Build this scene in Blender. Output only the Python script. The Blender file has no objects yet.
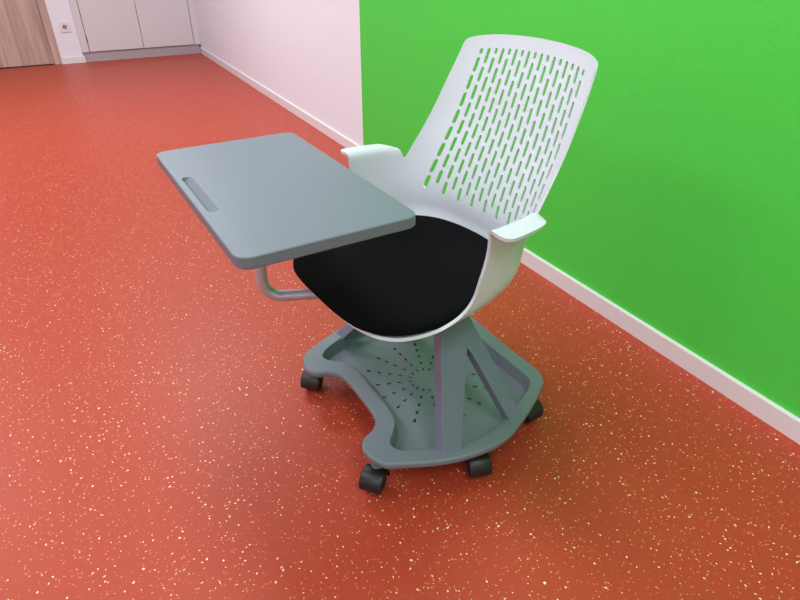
import bpy, bmesh, math, random
from mathutils import Vector, Matrix
from mathutils.geometry import delaunay_2d_cdt
random.seed(7)
C = bpy.context.scene.collection
PI = math.pi
H = 1.1                      # camera height

# ------------------------------------------------------------------ materials
def new_mat(name):
    m = bpy.data.materials.new(name); m.use_nodes = True
    return m, m.node_tree, m.node_tree.nodes['Principled BSDF']
def srgb(r, g, b):
    f = lambda c: (c/255)/12.92 if c/255 <= .04045 else ((c/255+.055)/1.055)**2.4
    return (f(r), f(g), f(b), 1)
def plain(name, col, rough=.5, bump=0, bscale=300, spec=.5, metal=0):
    m, t, p = new_mat(name)
    p.inputs['Roughness'].default_value = rough
    p.inputs['Specular IOR Level'].default_value = spec
    p.inputs['Metallic'].default_value = metal
    tc = t.nodes.new('ShaderNodeTexCoord')
    n = t.nodes.new('ShaderNodeTexNoise'); n.inputs['Scale'].default_value = bscale
    n.inputs['Detail'].default_value = 3
    t.links.new(tc.outputs['Object'], n.inputs['Vector'])
    mx = t.nodes.new('ShaderNodeMix'); mx.data_type = 'RGBA'
    mx.inputs[6].default_value = tuple(c*.97 for c in col[:3])+(1,)
    mx.inputs[7].default_value = tuple(min(1, c*1.03) for c in col[:3])+(1,)
    t.links.new(n.outputs['Fac'], mx.inputs[0]); t.links.new(mx.outputs[2], p.inputs['Base Color'])
    if bump:
        b = t.nodes.new('ShaderNodeBump'); b.inputs['Strength'].default_value = bump
        b.inputs['Distance'].default_value = .001
        t.links.new(n.outputs['Fac'], b.inputs['Height']); t.links.new(b.outputs['Normal'], p.inputs['Normal'])
    return m

def floor_mat():
    m, t, p = new_mat('speckled_red_floor')
    N = t.nodes; L = t.links
    tc = N.new('ShaderNodeTexCoord')
    base = N.new('ShaderNodeMix'); base.data_type = 'RGBA'
    ns = N.new('ShaderNodeTexNoise'); ns.inputs['Scale'].default_value = 260; ns.inputs['Detail'].default_value = 2
    L.new(tc.outputs['Object'], ns.inputs['Vector'])
    base.inputs[6].default_value = FLOOR_A; base.inputs[7].default_value = FLOOR_B
    L.new(ns.outputs['Fac'], base.inputs[0])
    out = base.outputs[2]
    # (scale, share of cells with a chip, chip radius in cells, colour a, colour b)
    for sc, share, rad, ca, cb, off in ((100, .08, .16, srgb(240, 218, 170), srgb(248, 232, 205), 0),
                                        (130, .075, .17, srgb(232, 170, 110), srgb(228, 190, 135), 3.7),
                                        (170, .12, .22, srgb(224, 118, 84), srgb(214, 128, 70), 9.1)):
        wn = N.new('ShaderNodeTexNoise'); wn.inputs['Scale'].default_value = sc*.9
        L.new(tc.outputs['Object'], wn.inputs['Vector'])
        warp = N.new('ShaderNodeVectorMath'); warp.operation = 'MULTIPLY_ADD'
        warp.inputs[1].default_value = (.009, .009, 0); warp.inputs[2].default_value = (off, off, 0)
        L.new(wn.outputs['Color'], warp.inputs[0])
        add = N.new('ShaderNodeVectorMath'); add.operation = 'ADD'
        L.new(tc.outputs['Object'], add.inputs[0]); L.new(warp.outputs[0], add.inputs[1])
        vo = N.new('ShaderNodeTexVoronoi'); vo.voronoi_dimensions = '2D'; vo.inputs['Scale'].default_value = sc
        L.new(add.outputs[0], vo.inputs['Vector'])
        sep = N.new('ShaderNodeSeparateColor'); L.new(vo.outputs['Color'], sep.inputs[0])
        gate = N.new('ShaderNodeMath'); gate.operation = 'LESS_THAN'; gate.inputs[1].default_value = share
        L.new(sep.outputs[0], gate.inputs[0])
        r = N.new('ShaderNodeMath'); r.operation = 'MULTIPLY_ADD'; r.inputs[1].default_value = rad*.9; r.inputs[2].default_value = rad*.5
        L.new(sep.outputs[1], r.inputs[0])
        inside = N.new('ShaderNodeMath'); inside.operation = 'LESS_THAN'
        L.new(vo.outputs['Distance'], inside.inputs[0]); L.new(r.outputs[0], inside.inputs[1])
        fac = N.new('ShaderNodeMath'); fac.operation = 'MULTIPLY'
        L.new(gate.outputs[0], fac.inputs[0]); L.new(inside.outputs[0], fac.inputs[1])
        cm = N.new('ShaderNodeMix'); cm.data_type = 'RGBA'; cm.inputs[6].default_value = ca; cm.inputs[7].default_value = cb
        L.new(sep.outputs[2], cm.inputs[0])
        mx = N.new('ShaderNodeMix'); mx.data_type = 'RGBA'
        L.new(fac.outputs[0], mx.inputs[0]); L.new(out, mx.inputs[6]); L.new(cm.outputs[2], mx.inputs[7])
        out = mx.outputs[2]
    L.new(out, p.inputs['Base Color'])
    p.inputs['Roughness'].default_value = .44; p.inputs['Specular IOR Level'].default_value = .38
    b = N.new('ShaderNodeBump'); b.inputs['Strength'].default_value = .12; b.inputs['Distance'].default_value = .001
    L.new(ns.outputs['Fac'], b.inputs['Height']); L.new(b.outputs['Normal'], p.inputs['Normal'])
    return m

def wood_mat():
    m, t, p = new_mat('pale_wood_grain')
    N = t.nodes; L = t.links
    tc = N.new('ShaderNodeTexCoord'); mp = N.new('ShaderNodeMapping'); mp.inputs['Scale'].default_value = (9, 9, .55)
    L.new(tc.outputs['Object'], mp.inputs['Vector'])
    n1 = N.new('ShaderNodeTexNoise'); n1.inputs['Scale'].default_value = 1.6; n1.inputs['Detail'].default_value = 5; n1.inputs['Distortion'].default_value = 1.2
    L.new(mp.outputs[0], n1.inputs['Vector'])
    cr = N.new('ShaderNodeValToRGB')
    cr.color_ramp.elements[0].position = .3; cr.color_ramp.elements[0].color = srgb(162, 134, 124)
    cr.color_ramp.elements[1].position = .72; cr.color_ramp.elements[1].color = srgb(204, 178, 168)
    L.new(n1.outputs['Fac'], cr.inputs[0]); L.new(cr.outputs[0], p.inputs['Base Color'])
    p.inputs['Roughness'].default_value = .5
    return m

FLOOR_A = srgb(167, 58, 38); FLOOR_B = srgb(180, 68, 45)
M = dict(
    floor=floor_mat(), wood=wood_mat(),
    white_wall=plain('white_wall_paint', srgb(230, 230, 241), .75, .25, 260),
    green_wall=plain('bright_green_wall_paint', srgb(74, 208, 72), .55, .6, 130),
    skirting=plain('white_skirting', srgb(226, 222, 226), .4),
    ceiling=plain('ceiling_white', srgb(235, 235, 232), .9),
    cabinet=plain('cabinet_white', srgb(214, 208, 214), .5),
    plinth=plain('plinth_grey', srgb(172, 162, 168), .55),
    dark=plain('dark_gap', srgb(48, 42, 44), .8),
    shell=plain('white_plastic_shell', srgb(206, 213, 224), .38, .05, 900),
    grey=plain('grey_plastic', srgb(110, 117, 137), .42, .12, 900),
    desk=plain('grey_desk_plastic', srgb(106, 116, 130), .4, .10, 1100),
    tray=plain('grey_tray_plastic', srgb(114, 124, 135), .45, .15, 900),
    pad=plain('black_woven_fabric', srgb(9, 9, 12), .95, .5, 1800, .1),
    caster=plain('black_caster_plastic', srgb(26, 27, 30), .42, .1, 900),
    steel=plain('satin_silver_tube', srgb(182, 182, 194), .24, 0, 300, .6, .4),
    socket=plain('socket_white', srgb(226, 220, 222), .35),
)

# ------------------------------------------------------------------ helpers
def link(name, bm, m, parent=None, smooth=None, recalc=True):
    if recalc: bmesh.ops.recalc_face_normals(bm, faces=bm.faces[:])
    me = bpy.data.meshes.new(name); bm.to_mesh(me); bm.free()
    for x in (m if isinstance(m, (list, tuple)) else [m]): me.materials.append(x)
    o = bpy.data.objects.new(name, me); C.objects.link(o)
    if parent: o.parent = parent
    if smooth is not None:
        me.polygons.foreach_set('use_smooth', [True]*len(me.polygons))
        if smooth < 179: me.set_sharp_from_angle(angle=math.radians(smooth))
    return o
def solid(bm, th):
    """give an open sheet real thickness on its back, with a closed rim"""
    bm.normal_update(); fs = bm.faces[:]; vs0 = bm.verts[:]; bd = [e for e in bm.edges if len(e.link_faces) == 1]
    low = {}
    for v_ in vs0:
        n = Vector()
        for f_ in v_.link_faces: n += f_.normal*(f_.calc_area()+1e-12)
        low[v_] = bm.verts.new(v_.co-n.normalized()*(th(v_.co) if callable(th) else th))
    rim = []
    for e in bd:
        l = e.link_loops[0]; rim.append((l.vert, l.link_loop_next.vert))
    for f_ in fs: bm.faces.new([low[v_] for v_ in reversed(f_.verts[:])])
    for a, b in rim: bm.faces.new((b, a, low[a], low[b]))
    bm.normal_update()
def box(bm, x0, x1, y0, y1, z0, z1, mi=0):
    vs = [bm.verts.new((x, y, z)) for x in (x0, x1) for y in (y0, y1) for z in (z0, z1)]
    for f in ((0,1,3,2),(4,6,7,5),(0,4,5,1),(2,3,7,6),(0,2,6,4),(1,5,7,3)):
        bm.faces.new([vs[i] for i in f]).material_index = mi
def bevel_all(bm, w, seg=2):
    bmesh.ops.bevel(bm, geom=bm.edges[:], offset=w, segments=seg, affect='EDGES', profile=.5)
def struct(name, bm, m, parent=None):
    o = link(name, bm, m, parent)
    if not parent: o['kind'] = 'structure'
    return o
def tag(o, label, cat, group=None):
    o['label'] = label; o['category'] = cat
    if group: o['group'] = group
def empty(name, loc, rz=0, parent=None):
    o = bpy.data.objects.new(name, None); C.objects.link(o); o.location = loc; o.rotation_euler = (0, 0, rz)
    o.empty_display_size = .05
    if parent: o.parent = parent
    return o
def inpoly(x, y, P):
    c = False; j = len(P)-1
    for i in range(len(P)):
        xi, yi = P[i]; xj, yj = P[j]
        if (yi > y) != (yj > y) and x < (xj-xi)*(y-yi)/(yj-yi)+xi: c = not c
        j = i
    return c
def resample(P, step, closed=True):
    out = []; n = len(P)
    for i in range(n if closed else n-1):
        a, b = P[i], P[(i+1) % n]
        d = math.dist(a, b); k = max(1, round(d/step))
        for j in range(k): out.append((a[0]+(b[0]-a[0])*j/k, a[1]+(b[1]-a[1])*j/k))
    if not closed: out.append(P[-1])
    return out
def cdt(outer, holes, step, margin=.45):
    """triangulate a 2-D region with holes; returns vertices and triangles (outer vertices come first)"""
    pts = [Vector(p) for p in outer]; edges = [(i, (i+1) % len(outer)) for i in range(len(outer))]
    for h in holes:
        b = len(pts); pts += [Vector(p) for p in h]; edges += [(b+i, b+(i+1) % len(h)) for i in range(len(h))]
    cell = {}
    for p in pts: cell.setdefault((int(p.x//step), int(p.y//step)), []).append(p)
    hb = [(min(p[0] for p in h), max(p[0] for p in h), min(p[1] for p in h), max(p[1] for p in h), h) for h in holes]
    def inhole(x, y):
        return any(b[0] <= x <= b[1] and b[2] <= y <= b[3] and inpoly(x, y, b[4]) for b in hb)
    xs = [p[0] for p in outer]; ys = [p[1] for p in outer]
    x = min(xs)+step/2
    while x < max(xs):
        y = min(ys)+step/2
        while y < max(ys):
            q = Vector((x, y)); cx, cy = int(x//step), int(y//step)
            near = any((p-q).length < step*margin for i in (-1, 0, 1) for j in (-1, 0, 1) for p in cell.get((cx+i, cy+j), ()))
            if not near and inpoly(x, y, outer) and not inhole(x, y): pts.append(q)
            y += step
        x += step
    V, E, F, *_ = delaunay_2d_cdt(pts, edges, [], 0, 1e-7)
    T = []
    for f in F:
        gx = sum(V[i].x for i in f)/3; gy = sum(V[i].y for i in f)/3
        if inpoly(gx, gy, outer) and not inhole(gx, gy): T.append(tuple(f))
    return V, T
def catmull(P, n=6, closed=True):
    out = []; L = len(P)
    for i in range(L if closed else L-1):
        g = lambda k: P[k % L] if closed else P[min(max(k, 0), L-1)]
        p0, p1, p2, p3 = g(i-1), g(i), g(i+1), g(i+2)
        for j in range(n):
            t = j/n
            out.append(tuple(.5*((2*b)+(-a+c)*t+(2*a-5*b+4*c-d)*t*t+(-a+3*b-3*c+d)*t**3) for a, b, c, d in zip(p0, p1, p2, p3)))
    if not closed: out.append(tuple(P[-1]))
    return out
def offset(P, d):
    """inward offset of a closed counter-clockwise outline"""
    n = len(P); out = []
    for i in range(n):
        a, b = P[i-1], P[(i+1) % n]
        tx, ty = b[0]-a[0], b[1]-a[1]; L = math.hypot(tx, ty) or 1
        out.append((P[i][0]-ty/L*d, P[i][1]+tx/L*d))
    return out
def ccw(P):
    A = sum(P[i-1][0]*P[i][1]-P[i][0]*P[i-1][1] for i in range(len(P)))
    return P if A > 0 else P[::-1]
def interp(x, pts):
    if x <= pts[0][0]: return pts[0][1]
    for (a, fa), (b, fb) in zip(pts, pts[1:]):
        if x <= b: return fa+(fb-fa)*(x-a)/(b-a)
    return pts[-1][1]
def smoothstep(a, b, x):
    t = min(1, max(0, (x-a)/(b-a))); return t*t*(3-2*t)          # also falls when b < a
def tube_mesh(bm, path, r, seg=20):
    rings = []; n = len(path); path = [Vector(p) for p in path]
    up = None
    for i, p in enumerate(path):
        t = (path[min(i+1, n-1)]-path[max(i-1, 0)]).normalized()
        if up is None: up = t.orthogonal().normalized()
        up = (up-t*up.dot(t)).normalized(); s = t.cross(up)
        rings.append([bm.verts.new(p+up*math.cos(2*PI*k/seg)*r+s*math.sin(2*PI*k/seg)*r) for k in range(seg)])
    for a, b in zip(rings, rings[1:]):
        for k in range(seg): bm.faces.new((a[k], a[(k+1) % seg], b[(k+1) % seg], b[k]))
    bm.faces.new(rings[0]); bm.faces.new(rings[-1])
def lathe(bm, prof, seg=32, axis='z', off=(0, 0, 0)):
    """prof: (radius, height) pairs; caps closed when radius 0"""
    rings = []
    def pt(r, h, k):
        a = 2*PI*k/seg; u, w = r*math.cos(a), r*math.sin(a)
        q = (u, w, h) if axis == 'z' else (u, h, w)
        return (q[0]+off[0], q[1]+off[1], q[2]+off[2])
    for r, h in prof:
        rings.append([bm.verts.new(pt(0, h, 0))] if r == 0 else [bm.verts.new(pt(r, h, k)) for k in range(seg)])
    for a, b in zip(rings, rings[1:]):
        for k in range(seg):
            k2 = (k+1) % seg
            if len(a) == 1: bm.faces.new((a[0], b[k2], b[k]))
            elif len(b) == 1: bm.faces.new((a[k], a[k2], b[0]))
            else: bm.faces.new((a[k], a[k2], b[k2], b[k]))

def rrect(x0, x1, y0, y1, r, n=7):
    P_ = []
    for cx_, cy_, a0 in ((x1-r, y1-r, 0), (x0+r, y1-r, 90), (x0+r, y0+r, 180), (x1-r, y0+r, 270)):
        for i in range(n+1):
            a = math.radians(a0+90*i/n); P_.append((cx_+r*math.cos(a), cy_+r*math.sin(a)))
    return P_

# ------------------------------------------------------------------ the room
WX = .012                     # wall plane (skirting front stands at x = 0)
YF = 6.989; WY = YF+.012      # far wall (skirting front at YF)
XL, YB, ZC = -4.2, -2.6, 2.8
GY = 2.985                    # where the green paint starts
def plane(name, pts, m):
    bm = bmesh.new(); bm.faces.new([bm.verts.new(p) for p in pts]); return bm
T_ = .12
bm = bmesh.new(); box(bm, XL, WX, YB, WY+.4, -.1, 0); struct('floor', bm, M['floor'])
bm = bmesh.new(); box(bm, XL-T_, WX+T_, YB-T_, WY+.6, ZC, ZC+.1); struct('ceiling', bm, M['ceiling'])
bm = bmesh.new(); box(bm, WX, WX+T_, YB, GY, -.1, ZC, 0); box(bm, WX, WX+T_, GY, WY+.5, -.1, ZC, 1)
struct('wall_right', bm, [M['green_wall'], M['white_wall']])
bm = bmesh.new(); box(bm, XL-T_, XL, YB, WY+.5, -.1, ZC); struct('wall_left', bm, M['white_wall'])
bm = bmesh.new(); box(bm, XL-T_, WX+T_, YB-T_, YB, -.1, ZC); struct('wall_near', bm, M['white_wall'])
# far wall: solid pier between the door and the cabinet niche, plus the piece left of the door and a lintel
CX0, CX1 = -1.155, 0.004      # cabinet niche
DX0, DX1 = -2.44, -1.357      # door frame outer edges
bm = bmesh.new()
box(bm, DX1, CX0, WY, WY+.5, 0, ZC); box(bm, XL, DX0, WY, WY+.5, 0, ZC); box(bm, DX0, DX1, WY, WY+.5, 2.14, ZC)
box(bm, CX0, WX, WY, WY+.5, 2.32, ZC); box(bm, XL, WX, WY+.45, WY+.5, 0, ZC)
struct('wall_far', bm, M['white_wall'])
def skirting(name, x0, x1, y0, y1, chamf):
    bm = bmesh.new(); box(bm, x0, x1, y0, y1, 0, .061)
    es = [e for e in bm.edges if all(v.co.z > .055 for v in e.verts) and chamf(e)]
    bmesh.ops.bevel(bm, geom=es, offset=.004, segments=3, affect='EDGES', profile=.5)
    return struct(name, bm, M['skirting'])
skirting('baseboard_right', 0, WX, YB, WY-.001, lambda e: all(abs(v.co.x) < 1e-4 for v in e.verts))
skirting('baseboard_far', DX1, CX0+.012, YF, WY, lambda e: all(abs(v.co.y-YF) < 1e-4 for v in e.verts))
skirting('baseboard_left', XL, XL+.012, YB, WY, lambda e: all(v.co.x > XL+.01 for v in e.verts))
skirting('baseboard_near', XL+.012, 0, YB, YB+.012, lambda e: all(v.co.y > YB+.01 for v in e.verts))

# door with wooden frame
def mk(fn, name, m, parent, sm=None):
    bm = bmesh.new(); fn(bm); return link(name, bm, m, parent, sm)
bm = bmesh.new()
box(bm, DX1-.069, DX1, WY-.006, WY+.12, 0, 2.14); box(bm, DX0, DX0+.069, WY-.006, WY+.12, 0, 2.14); box(bm, DX0+.069, DX1-.069, WY-.006, WY+.12, 2.07, 2.14)
bevel_all(bm, .002, 1)
struct('trim_1', bm, M['wood'])
d = bmesh.new(); box(d, DX0+.071, DX1-.072, WY-.002, WY+.04, .010, 2.067); bevel_all(d, .002, 1)
door = struct('door_1', d, M['wood'])
def handle(bm):
    tube_mesh(bm, [(-2.30, WY-.002, 1.05), (-2.30, WY-.05, 1.05), (-2.19, WY-.05, 1.05)], .009, 12)
h = mk(handle, 'door_handle', M['steel'], door)
bm = bmesh.new(); box(bm, DX0+.069, DX1-.069, WY+.001, WY+.12, 0, .009); struct('door_gap_shade', bm, M['dark'])  # dark strip standing in for the shade in the gap below the leaf

# cabinet built into the far wall
cab = empty('wall_cabinet', (-.575, WY+.2, 0))
tag(cab, 'tall off-white built-in cabinet with two doors on a grey plinth, in the far corner', 'cabinet')
def P(fn, name, m, parent, sm=None):
    bm = bmesh.new(); fn(bm)
    for v_ in bm.verts: v_.co -= Vector(cab.location)
    return link(name, bm, m, parent, sm)
P(lambda b: box(b, CX0+.002, CX1-.006, WY+.006, WY+.40, .0, .088), 'plinth', M['plinth'], cab)
P(lambda b: box(b, CX0+.002, CX1-.006, WY+.022, WY+.40, .09, 2.28), 'carcass', M['dark'], cab)
def frame(b):
    box(b, CX0+.001, -1.089, WY-.012, WY+.02, .092, 2.3); box(b, -.052, CX1+.007, WY-.012, WY+.02, .092, 2.3)
    box(b, -1.089, -.052, WY-.012, WY+.02, 2.25, 2.3)
P(frame, 'frame', M['cabinet'], cab)
def cdoor(x0, x1, kx):
    d = P(lambda b: (box(b, x0, x1, WY-.012, WY+.020, .094, 2.246), bevel_all(b, .0015, 1)), 'cabinet_door', M['cabinet'], cab)
    k = P(lambda b: lathe(b, [(0, -.03), (.012, -.029), (.014, -.02), (.006, -.012), (.006, 0), (0, 0)], 20, 'y', (kx, WY-.012, 1.1)), 'knob', M['steel'], d, 40)
cdoor(-1.083, -.5715, -.62); cdoor(-.5665, -.0575, -.52)
P(lambda b: box(b, -1.0885, -1.080, WY-.016, WY-.012, .185, .235), 'hinge', M['dark'], cab)

# power socket on the pier
sk = empty('power_socket', (-1.249, WY, .330))
tag(sk, 'small white square power socket low on the far wall between door and cabinet', 'power socket')
def plate(b):
    sq = resample(rrect(-.044, .044, -.044, .044, .004, 3), .02)
    ci = [(.0205*math.cos(2*PI*k/28), .0205*math.sin(2*PI*k/28)) for k in range(28)]
    V_, T_p = cdt(sq, [ci], .03)
    fr = [b.verts.new((q.x, -.0105, q.y)) for q in V_]
    for t in T_p: b.faces.new([fr[i] for i in t])
    n = len(sq); back = [b.verts.new((x*1.02, 0, y*1.02)) for x, y in sq]
    for i in range(n): b.faces.new((fr[i], fr[(i+1) % n], back[(i+1) % n], back[i]))
    b.faces.new(back)
    m_ = len(ci); inn = [b.verts.new((x*.97, -.001, y*.97)) for x, y in ci]
    for i in range(m_): b.faces.new((fr[n+i], fr[n+(i+1) % m_], inn[(i+1) % m_], inn[i]))
    b.faces.new(inn)
mk(plate, 'cover_plate', M['socket'], sk, 40)
mk(lambda b: lathe(b, [(0, -.0030), (.0185, -.0030), (.0195, -.0012), (0, -.0012)], 28, 'y'), 'socket_well', plain('socket_well_shade_grey', srgb(150, 140, 144), .5), sk, 40)  # well of the white socket greyed: the recess's shade put into its colour
def holes(b):
    for s in (-1, 1): lathe(b, [(0, -.0036), (.0036, -.0036), (.0036, -.0022), (0, -.0022)], 12, 'y', (s*.0095, 0, 0))
mk(holes, 'contact_hole', M['dark'], sk)

# ------------------------------------------------------------------ the chair
chair = empty('tablet_chair', (-.77, 1.03, 0))
tag(chair, 'white perforated shell chair with black seat pad, grey writing tablet and wheeled grey tray base', 'chair')
ROT_T = math.radians(1.3)      # tray
ROT_S = math.radians(5)       # seat
def place(bm, rz, dx=0, dy=0):
    c, s = math.cos(rz), math.sin(rz)
    for v_ in bm.verts:
        x, y = v_.co.x, v_.co.y; v_.co.x = c*x-s*y+dx; v_.co.y = s*x+c*y+dy

# ---- tray
half = [(-.185, 0), (-.186, .055), (-.192, .095), (-.215, .122), (-.243, .135), (-.260, .158), (-.261, .186), (-.252, .212),
        (-.236, .235), (-.200, .253), (-.145, .279), (-.080, .300), (0, .309), (.060, .300), (.120, .275), (.175, .247), (.232, .214),
        (.262, .190), (.276, .158), (.278, .12), (.276, .06), (.275, 0)]
def mirror(h): return [(x, -y) for x, y in h] + [(x, y) for x, y in h[::-1][1:-1]]
inner_half = [(-.146, 0), (-.146, .075), (-.154, .122), (-.174, .152), (-.194, .172), (-.201, .192), (-.190, .212), (-.165, .228),
              (-.111, .251), (-.054, .270), (.005, .273), (.069, .259), (.134, .233), (.200, .199), (.226, .178), (.233, .15), (.233, .08), (.232, 0)]
outer = ccw(resample(catmull(mirror(half), 6), .008)); inner = ccw(resample(catmull(mirror(inner_half), 6), .008))
ZR = .110; ZF = .072
bm = bmesh.new()
def ring(P, z): return [bm.verts.new((x, y, z)) for x, y in P]
def bridge(a, b):
    n = len(a)
    for i in range(n): bm.faces.new((a[i], a[(i+1) % n], b[(i+1) % n], b[i]))
prof = [(.010, .088), (.004, .0905), (.0005, .095), (0, .104), (.0012, .1078), (.004, ZR)]
rs = [ring(offset(outer, d), z) for d, z in prof]
for a, b in zip(rs, rs[1:]): bridge(a, b)
iprof = [(-.0015, ZR), (0, .1092), (.001, .106), (.006, .080), (.009, .074), (.014, ZF)]
ri = [ring(offset(inner, d), z) for d, z in iprof]
for a, b in zip(ri, ri[1:]): bridge(a, b)
o2 = offset(outer, .004); i2 = offset(inner, -.0015)
V, T = cdt(o2, [i2], .02)
vm = []
for k, q in enumerate(V):
    vm.append(rs[-1][k] if k < len(o2) else ri[0][k-len(o2)] if k < len(o2)+len(i2) else bm.verts.new((q.x, q.y, ZR)))
for t in T: bm.faces.new([vm[i] for i in t])
slits = []
sc = (.020, .004)
for k in range(16):
    a = math.radians(22.5*k+2)
    for j in range(5):
        r = .044+j*.0295; L_, W_ = .0048+.0005*j, .0030+.0003*j
        loop = []
        for (u, w) in ((L_, -W_*.8), (L_, W_*.8), (L_*.5, W_), (-L_*1.2, .0006), (-L_*1.2, -.0006), (L_*.5, -W_)):
            x = r+u; loop.append((sc[0]+x*math.cos(a)-w*math.sin(a), sc[1]+x*math.sin(a)+w*math.cos(a)))
        if all(inpoly(px_, py_, offset(inner, .02)) for px_, py_ in loop): slits.append(loop)
i3 = offset(inner, .014)
V, T = cdt(i3, slits, .016)
vm = [ri[-1][k] if k < len(i3) else bm.verts.new((q.x, q.y, ZF)) for k, q in enumerate(V)]
for t in T: bm.faces.new([vm[i] for i in t])
place(bm, ROT_T)
bmesh.ops.recalc_face_normals(bm, faces=bm.faces[:])
if sum(f_.normal.z*f_.calc_area() for f_ in bm.faces) < 0: bmesh.ops.reverse_faces(bm, faces=bm.faces[:])
solid(bm, .003)
CASTERS = [(-.234, -.183, 220), (-.217, .221, 228), (-.008, -.259, 252), (.0, .278, 95), (.214, -.176, 275), (.222, .19, 20)]
for cx_, cy_, _ in CASTERS:
    c_, s_ = math.cos(ROT_T), math.sin(ROT_T)
    lathe(bm, [(0, .056), (.013, .056), (.0155, .060), (.0155, .068), (0, .068)], 24, 'z', (c_*cx_-s_*cy_, s_*cx_+c_*cy_, 0))
tray = link('tray', bm, M['tray'], chair, 38, recalc=False)
wn = tray.modifiers.new('normals', 'WEIGHTED_NORMAL'); wn.mode = 'FACE_AREA'; wn.keep_sharp = True
# closed underside below the slits
bm = bmesh.new(); o4 = offset(inner, .004)
va = [bm.verts.new((x, y, .058)) for x, y in o4]; vb = [bm.verts.new((x, y, .0655)) for x, y in o4]
bm.faces.new(va); bm.faces.new(vb)
for i in range(len(va)): bm.faces.new((va[i], va[(i+1) % len(va)], vb[(i+1) % len(va)], vb[i]))
place(bm, ROT_T)
up = link('underside_plate', bm, M['dark'], chair)

# ---- support legs (one lambda-shaped frame on each side) and hub
def support(sy):
    bm = bmesh.new()
    P_ = [(-.119, .106), (-.066, .106)] + [(.016, .272), (.022, .284), (.030, .272)] + [(.090, .106), (.130, .106)] + [(.060, .322), (.048, .36), (.044, .41)] + [(-.022, .41), (-.023, .375), (-.032, .335)]
    a, b = [], []
    for x, z in P_:
        y = .279-(z-.115)*(.200/.285)-.020*smoothstep(.03, .11, x); x -= .004*smoothstep(.33, .12, z); y -= 0 if sy < 0 else .004*smoothstep(.33, .12, z); y = max(y, .07)
        a.append(bm.verts.new((x, sy*y, z))); b.append(bm.verts.new((x, sy*(y-.030), z-.012)))
    V_, T_s = cdt(ccw([(x, z) for x, z in P_]), [], 5)
    idx = lambda q: min(range(len(P_)), key=lambda i: math.dist(P_[i], q))
    for t in T_s:
        k = [idx(V_[i]) for i in t]
        bm.faces.new([a[i] for i in k]); bm.faces.new([b[i] for i in k[::-1]])
    for i in range(len(a)): bm.faces.new((a[i], b[i], b[(i+1) % len(a)], a[(i+1) % len(a)]))
    place(bm, ROT_T)
    o = link('support_leg', bm, M['grey'], chair)
    bv = o.modifiers.new('bevel', 'BEVEL'); bv.width = .0025; bv.segments = 2; bv.limit_method = 'ANGLE'; bv.angle_limit = math.radians(35)
    return o
support(-1); support(1)
bm = bmesh.new(); lathe(bm, [(0, .30), (.045, .302), (.058, .335), (.062, .375), (.05, .385), (.05, .405), (0, .405)], 40)
link('hub', bm, M['grey'], chair, 40)
bm = bmesh.new(); lathe(bm, [(0, .403), (.085, .403), (.10, .412), (.10, .420), (0, .420)], 40)
link('seat_plate', bm, M['grey'], chair, 40)

# ---- casters
def caster(x, y, ang, first=[]):
    c, s_ = math.cos(ROT_T), math.sin(ROT_T)
    loc = (c*x-s_*y, s_*x+c*y, 0)
    if first:
        src = first[0]; r = src.copy(); C.objects.link(r); r.location = loc; r.rotation_euler = (0, 0, ang); r.parent = chair
        for ch in src.children:
            k = ch.copy(); C.objects.link(k); k.parent = r
        return
    b = bmesh.new()                                  # hood with stem, trailing wheel axis at x=.014
    n = 22; R0 = .032
    prof = []
    for i in range(n+1):
        a = math.radians(-12+i*(204/n)); prof.append((.020+R0*math.cos(a), .0285+R0*math.sin(a)))
    rows = []
    for yy, k in ((-.0275, .90), (-.0262, .96), (-.0235, 1), (.0235, 1), (.0262, .96), (.0275, .90)):
        rows.append([b.verts.new((.020+(px_-.020)*k, yy, .0275+(pz-.0275)*k)) for px_, pz in prof])
    for a_, c_ in zip(rows, rows[1:]):
        for i in range(n): b.faces.new((a_[i], a_[i+1], c_[i+1], c_[i]))
    rin = []
    for yy in (-.0275, .0275):
        rin.append([b.verts.new((.020+(px_-.020)*.86, yy, .0275+(pz-.0275)*.86)) for px_, pz in prof])
    for i in range(n):
        b.faces.new((rows[0][i], rows[0][i+1], rin[0][i+1], rin[0][i])); b.faces.new((rows[5][i], rows[5][i+1], rin[1][i+1], rin[1][i]))
        b.faces.new((rin[0][i], rin[0][i+1], rin[1][i+1], rin[1][i]))
    for i in (0, n):
        b.faces.new([r_[i] for r_ in rows]+[rin[1][i], rin[0][i]])
    lathe(b, [(0, .040), (.011, .040), (.011, .066), (0, .066)], 20, 'z', (0, 0, 0))
    lathe(b, [(0, -.004), (.020, -.004), (.020, .004), (0, .004)], 24, 'y', (.020, 0, .0285))
    r = link('caster', b, M['caster'], chair, 45); r.location = loc; r.rotation_euler = (0, 0, ang)
    for s2 in (-1, 1):
        b = bmesh.new()
        lathe(b, [(0, s2*.0052), (.0260, s2*.0052), (.0275, s2*.007), (.0280, s2*.012), (.0275, s2*.019), (.0215, s2*.0225), (.015, s2*.0235), (.0135, s2*.0218), (.006, s2*.0218), (0, s2*.0235)], 40, 'y', (.020, 0, .0280))
        link('wheel', b, M['caster'], r, 35)
    first.append(r)
for cx_, cy_, deg in CASTERS: caster(cx_, cy_, math.radians(deg))

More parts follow.
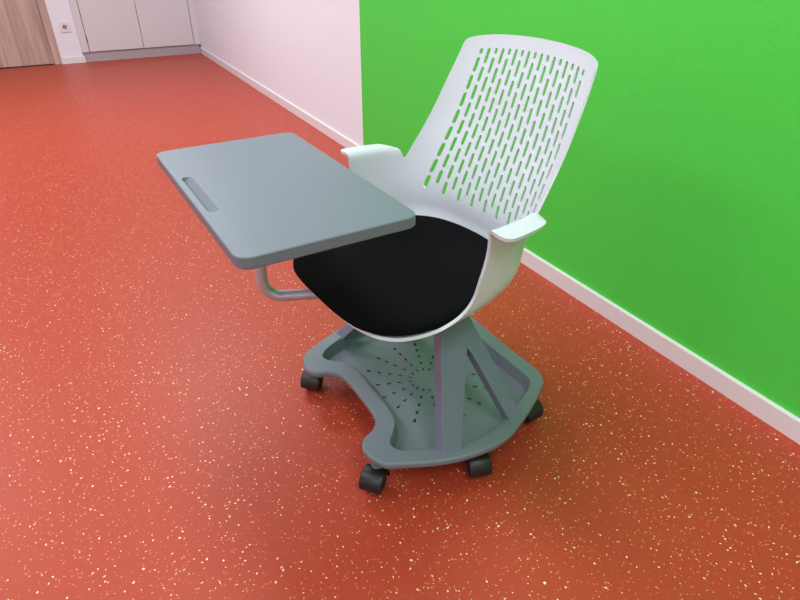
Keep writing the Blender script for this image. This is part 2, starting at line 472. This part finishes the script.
# ---- seat shell: one surface, wall part P(T, h) around the floor of the seat
Z0 = .430; BEND0 = .199
CXT = catmull([(.38, .186), (.43, .181), (.48, .177), (.54, .181), (.62, .207), (.706, .239), (.80, .269), (.88, .294), (.93, .305)], 8, False)
def cx(z): return interp(z, CXT)
def wz(z): return interp(z, [(.43, .240), (.46, .242), (.50, .248), (.58, .256), (.635, .260), (.95, .260)])
def bez(t, a, b, c, d):
    u = 1-t; return u**3*a+3*u*u*t*b+3*u*t*t*c+t**3*d
def level(T, z):
    """plan position on the full-width curve, T in 0..2 (0 back centre, 1 arm front, 2 seat front centre)"""
    w = wz(z); k = w/.26
    if T <= 1:
        return cx(z)-bez(T, 0, 0, .050-.020*smoothstep(.56, .76, z), .245)*(1-.18*smoothstep(.62, .88, z)), bez(T, 0, .17, .25, .26)*k
    t = T-1; x1 = cx(z)-.245
    return bez(t, x1, -.238, -.275, -.270), bez(t, w, w*1.0, .212, 0)
def fillet(T): return interp(T, [(0, .055), (.25, .062), (.55, .068), (.8, .058), (1.0, .034), (1.15, .012), (1.4, .006), (2, .006)])
def plan(T, h):
    s_ = -1 if T < 0 else 1; T = abs(T)
    z = Z0+min(h, .6)
    x, y = level(T, z)
    e = 1e-3; x1, y1 = level(max(0, T-e), z); x2, y2 = level(min(2, T+e), z)
    tx, ty = x2-x1, y2-y1; L = math.hypot(tx, ty) or 1
    nx, ny = -ty/L, tx/L                       # inward normal: towards seat centre
    if nx*(-.04-x)+ny*(0-y) < 0: nx, ny = -nx, -ny
    r = fillet(T); ins = r-math.sqrt(max(0, r*r-max(0, r-h)**2)) if h < r else 0
    return x+nx*ins, y+ny*ins, s_, nx, ny
def S(T, h):
    w = smoothstep(.692, .726, abs(T))
    x, y, s_, nx, ny = plan(T, h)
    BEND = BEND0-.007*smoothstep(.80, .72, abs(T))
    if w > 0 and h > BEND:
        x0, y0, s_, nx, ny = plan(T, BEND)
        R = .014; e = h-BEND; arc = R*PI/2
        if e < arc: a = e/R; out = R*(1-math.cos(a)); dz = R*math.sin(a)
        else: out = R+(e-arc); dz = R-(e-arc)*.10
        fx, fy = x0-.004*out/.05, y0+out*.92
        x = x*(1-w)+fx*w; y = y*(1-w)+fy*w
        z = (Z0+h)*(1-w)+(Z0+BEND+dz)*w
    else: z = Z0+h
    return Vector((x, s_*y, z))
UT = .45
half_out = [(2, .003), (1.7, .003), (1.4, .003), (1.28, .004), (1.18, .007), (1.10, .014), (1.040, .026), (1.000, .045), (.980, .075), (.976, .12),
            (.992, .16), (1.012, .19), (1.022, .21), (1.022, .235), (1.014, .252), (.996, .262), (.97, .265), (.90, .265), (.86, .265), (.81, .264), (.785, .260), (.765, .250), (.750, .237),
            (.740, .221), (.726, .200), (.706, .185), (.690, .187), (.675, .205), (.655, .240), (.630, .290), (.608, .335), (.588, .375), (.566, .410), (.550, .435),
            (.540, .450), (.518, .460), (.46, .466), (.38, .4705), (.30, .474), (.20, .477), (.10, .479), (0, .480)]
ho = catmull(half_out, 4, False)
top = [(-t*UT, h) for t, h in ho] + [(t*UT, h) for t, h in ho[::-1][1:]]
top = resample(top, .007, False)
NB = 240
bottom = [((2-4*i/NB)*UT, 0) for i in range(NB+1)]          # from T=+2 to -2
outline = bottom+top
def Tof(y, z):
    w = wz(z); lo, hi = 0, 1
    for _ in range(30):
        m_ = (lo+hi)/2
        if bez(m_, 0, .17, .25, .26)*w/.26 < abs(y): lo = m_
        else: hi = m_
    return math.copysign(lo, y)
slots = []
for i in range(17):
    k = (i-8)/8
    zt = .882-.010*k*k; zb = .522+.018*abs(k)**3
    Pd = (zt-zb)/8.33
    spans = [(zt-.33*Pd, zt)]+[(zt-(j+1.33)*Pd, zt-(j+.5)*Pd) for j in range(8)] if i % 2 == 0 else [(zt-(j+.83)*Pd, zt-j*Pd) for j in range(8)]
    for z0, z1 in spans:
        lp = []; rr = .0043
        def yc(z): return k*(.156+.027*(zt-z)/(zt-zb))
        for a in range(6):
            t = PI*a/5; z = z1-rr+rr*math.sin(t); lp.append((yc(z)+rr*math.cos(t), z))
        for a in range(6):
            t = PI+PI*a/5; z = z0+rr+rr*math.sin(t); lp.append((yc(z)+rr*math.cos(t), z))
        lp = resample(lp, .011)
        slots.append([(Tof(y, z)*UT, z-Z0) for y, z in lp])
V, T = cdt(ccw(outline), slots, .0115, .4)
bm = bmesh.new()
vs = [bm.verts.new(S(q.x/UT, q.y)) for q in V]
for t in T:
    try: bm.faces.new([vs[i] for i in t])
    except ValueError: pass
# seat floor in rings that shrink towards the seat centre
base = [S(2-4*i/NB, 0) for i in range(NB)]
cen = Vector((-.045, 0, Z0))
prev = [bm.verts.new(p) for p in base]
for k in range(1, 12):
    f = 1-k/12; cur = [bm.verts.new(cen+(p-cen)*f) for p in base]
    for i in range(NB): bm.faces.new((prev[i], prev[(i+1) % NB], cur[(i+1) % NB], cur[i]))
    prev = cur
cv = bm.verts.new(cen)
for i in range(NB): bm.faces.new((prev[i], prev[(i+1) % NB], cv))
bmesh.ops.remove_doubles(bm, verts=bm.verts[:], dist=.0002)
bmesh.ops.recalc_face_normals(bm, faces=bm.faces[:])
# make every normal point to the sitter's side
up_ = sum(f.normal.z*f.calc_area() for f in bm.faces if f.calc_center_median().z < Z0+.001)
if up_ < 0: bmesh.ops.reverse_faces(bm, faces=bm.faces[:])
place(bm, ROT_S, 0, .005)
solid(bm, lambda c: .0042+.0026*smoothstep(.12, .06, c.x)*smoothstep(.70, .64, c.z))
shell = link('seat_shell', bm, M['shell'], chair, 50, recalc=False)
wn = shell.modifiers.new('normals', 'WEIGHTED_NORMAL'); wn.mode = 'FACE_AREA'; wn.keep_sharp = True

# ---- seat pad
bm = bmesh.new()
edge = []
for i in range(NB):
    T0 = 2-4*i/NB; q = S(T0, .003+.032*(1-smoothstep(.75, 1.2, abs(T0))))
    r_ = (q-cen); r_.z = 0
    grow = .0125*smoothstep(1.42, 1.8, abs(T0))-.0035*smoothstep(-.1, 1.0, 1.2-abs(T0))
    edge.append(q+r_.normalized()*grow)
prof = [(.955, .0035), (.985, .0040), (1.0, .008), (.999, .013), (.992, .0175), (.978, .0205), (.955, .0225), (.92, .0238), (.86, .0245), (.75, .0245), (.6, .0235), (.45, .0225), (.3, .022), (.15, .022)]
rows = []
for f, z in prof:
    rows.append([bm.verts.new((cen.x+(p.x-cen.x)*f, p.y*f, Z0+z*(1-.5*min(1, max(0, (p.z-Z0-.004)/.026))*f**6)+.0012+max(0, p.z-Z0-.004)*f**5)) for p in edge])
for a, b in zip(rows, rows[1:]):
    for i in range(NB): bm.faces.new((a[i], a[(i+1) % NB], b[(i+1) % NB], b[i]))
c1 = bm.verts.new((cen.x, 0, Z0+.0232)); c0 = bm.verts.new((cen.x, 0, Z0+.0045))
for i in range(NB):
    bm.faces.new((rows[-1][i], rows[-1][(i+1) % NB], c1)); bm.faces.new((rows[0][i], c0, rows[0][(i+1) % NB]))
place(bm, ROT_S, 0, .005)
link('seat_pad', bm, M['pad'], chair, 80)

# ---- writing tablet with pencil groove
DL, DW, DZ, DT = .556, .308, .712, .021
bm = bmesh.new()
out = resample(rrect(-DW/2, DW/2, -DL/2, DL/2, .024, 12), .03)
prof = [(.0025, DZ-DT), (0, DZ-DT+.0025), (0, DZ-.0015), (.0015, DZ)]
rs = [[bm.verts.new((x, y, z)) for x, y in offset(out, d_)] for d_, z in prof]
for a, b in zip(rs, rs[1:]): bridge(a, b)
bm.faces.new(rs[0])
gr = resample(rrect(-DW/2+.012, -DW/2+.031, -.092, .096, .0085, 4), .02)
gr_in = [(-DW/2+.0205+(x+DW/2-.0215)*.9, .002+(y-.002)*.975) for x, y in gr]
gt = [bm.verts.new((x, y, DZ)) for x, y in gr]
gb = [bm.verts.new((x, y, DZ-.0085+.0078*min(1, max(0, (x+DW/2-.012)/.017)))) for x, y in gr_in]
bridge(gt, gb); bm.faces.new(gb)
ot = offset(out, .0015)
V, T = cdt(ot, [gr], .04)
vm = [rs[-1][k] if k < len(ot) else gt[k-len(ot)] if k < len(ot)+len(gr) else bm.verts.new((q.x, q.y, DZ)) for k, q in enumerate(V)]
for t in T: bm.faces.new([vm[i] for i in t])
place(bm, math.radians(2.0), -1.1190+.77, 1.022-1.03)
link('writing_tablet', bm, M['desk'], chair, 12)

# ---- swing arm of the tablet: steel tube from the hub out and up to the tablet
VX, VY = -1.126+.77, 1.168-1.03
AZ = .377
hub = Vector((-.05, .02, AZ)); v0 = Vector((VX, VY, AZ)); dirn = (v0-hub).normalized(); R = .045
pts = [Vector((-.03, .012, AZ))]
pts += [hub.lerp(v0-dirn*R, k/6) for k in range(7)]
for i in range(1, 13):
    a = PI/2*i/12; pts.append(v0-dirn*R+dirn*R*math.sin(a)+Vector((0, 0, R*(1-math.cos(a)))))
pts += [Vector((VX, VY, AZ+R+(DZ-DT-.004-AZ-R)*k/6)) for k in range(1, 7)]
bm = bmesh.new(); tube_mesh(bm, pts, .0135, 24)
arm = link('tablet_arm', bm, M['steel'], chair, 50)
bm = bmesh.new(); lathe(bm, [(0, DZ-DT-.0085), (.035, DZ-DT-.0085), (.045, DZ-DT-.004), (.045, DZ-DT), (0, DZ-DT)], 32, 'z', (VX, VY, 0))
link('mounting_plate', bm, M['grey'], chair, 40)

# ------------------------------------------------------------------ lights
def area(name, loc, sx, sy, power, col=(1, 1, 1), rot=(0, 0, 0)):
    l = bpy.data.lights.new(name, 'AREA'); l.shape = 'RECTANGLE'; l.size = sx; l.size_y = sy; l.energy = power; l.color = col
    o = bpy.data.objects.new(name, l); C.objects.link(o); o.location = loc; o.rotation_euler = rot
    return o
for k, (x, y) in enumerate([(-1.0, -1.0), (-3.0, -1.0), (-1.0, 1.6), (-3.0, 1.6), (-1.0, 4.4), (-3.0, 4.4)]):
    area('ceiling_lamp', (x, y, ZC-.03), .6, 1.2, 45 if y > 4 else 33, (.91, .965, .985))
w = bpy.data.worlds.new('world'); bpy.context.scene.world = w; w.use_nodes = True
w.node_tree.nodes['Background'].inputs[0].default_value = (.8, .85, .9, 1); w.node_tree.nodes['Background'].inputs[1].default_value = .3

# ------------------------------------------------------------------ camera
f, p, yw, rl, D = 579.7, .5614, .5111, .0052, 1.2859
F = Vector((math.sin(yw)*math.cos(p), math.cos(yw)*math.cos(p), -math.sin(p)))
Rv = F.cross(Vector((0, 0, 1))).normalized(); U = Rv.cross(F)
R2 = Rv*math.cos(rl)+U*math.sin(rl); U2 = -Rv*math.sin(rl)+U*math.cos(rl)
cd = bpy.data.cameras.new('camera'); cam = bpy.data.objects.new('camera', cd); C.objects.link(cam)
m = Matrix((R2, U2, -F)).transposed().to_4x4(); m.translation = Vector((-D*H, 0, H))
cam.matrix_world = m
cd.sensor_width = 36; cd.lens = f/800*36; cd.clip_start = .02
bpy.context.scene.camera = cam
vs_ = bpy.context.scene.view_settings
vs_.view_transform = 'Standard'; vs_.look = 'None'; vs_.gamma = 1; vs_.exposure = 0; vs_.use_curve_mapping = False
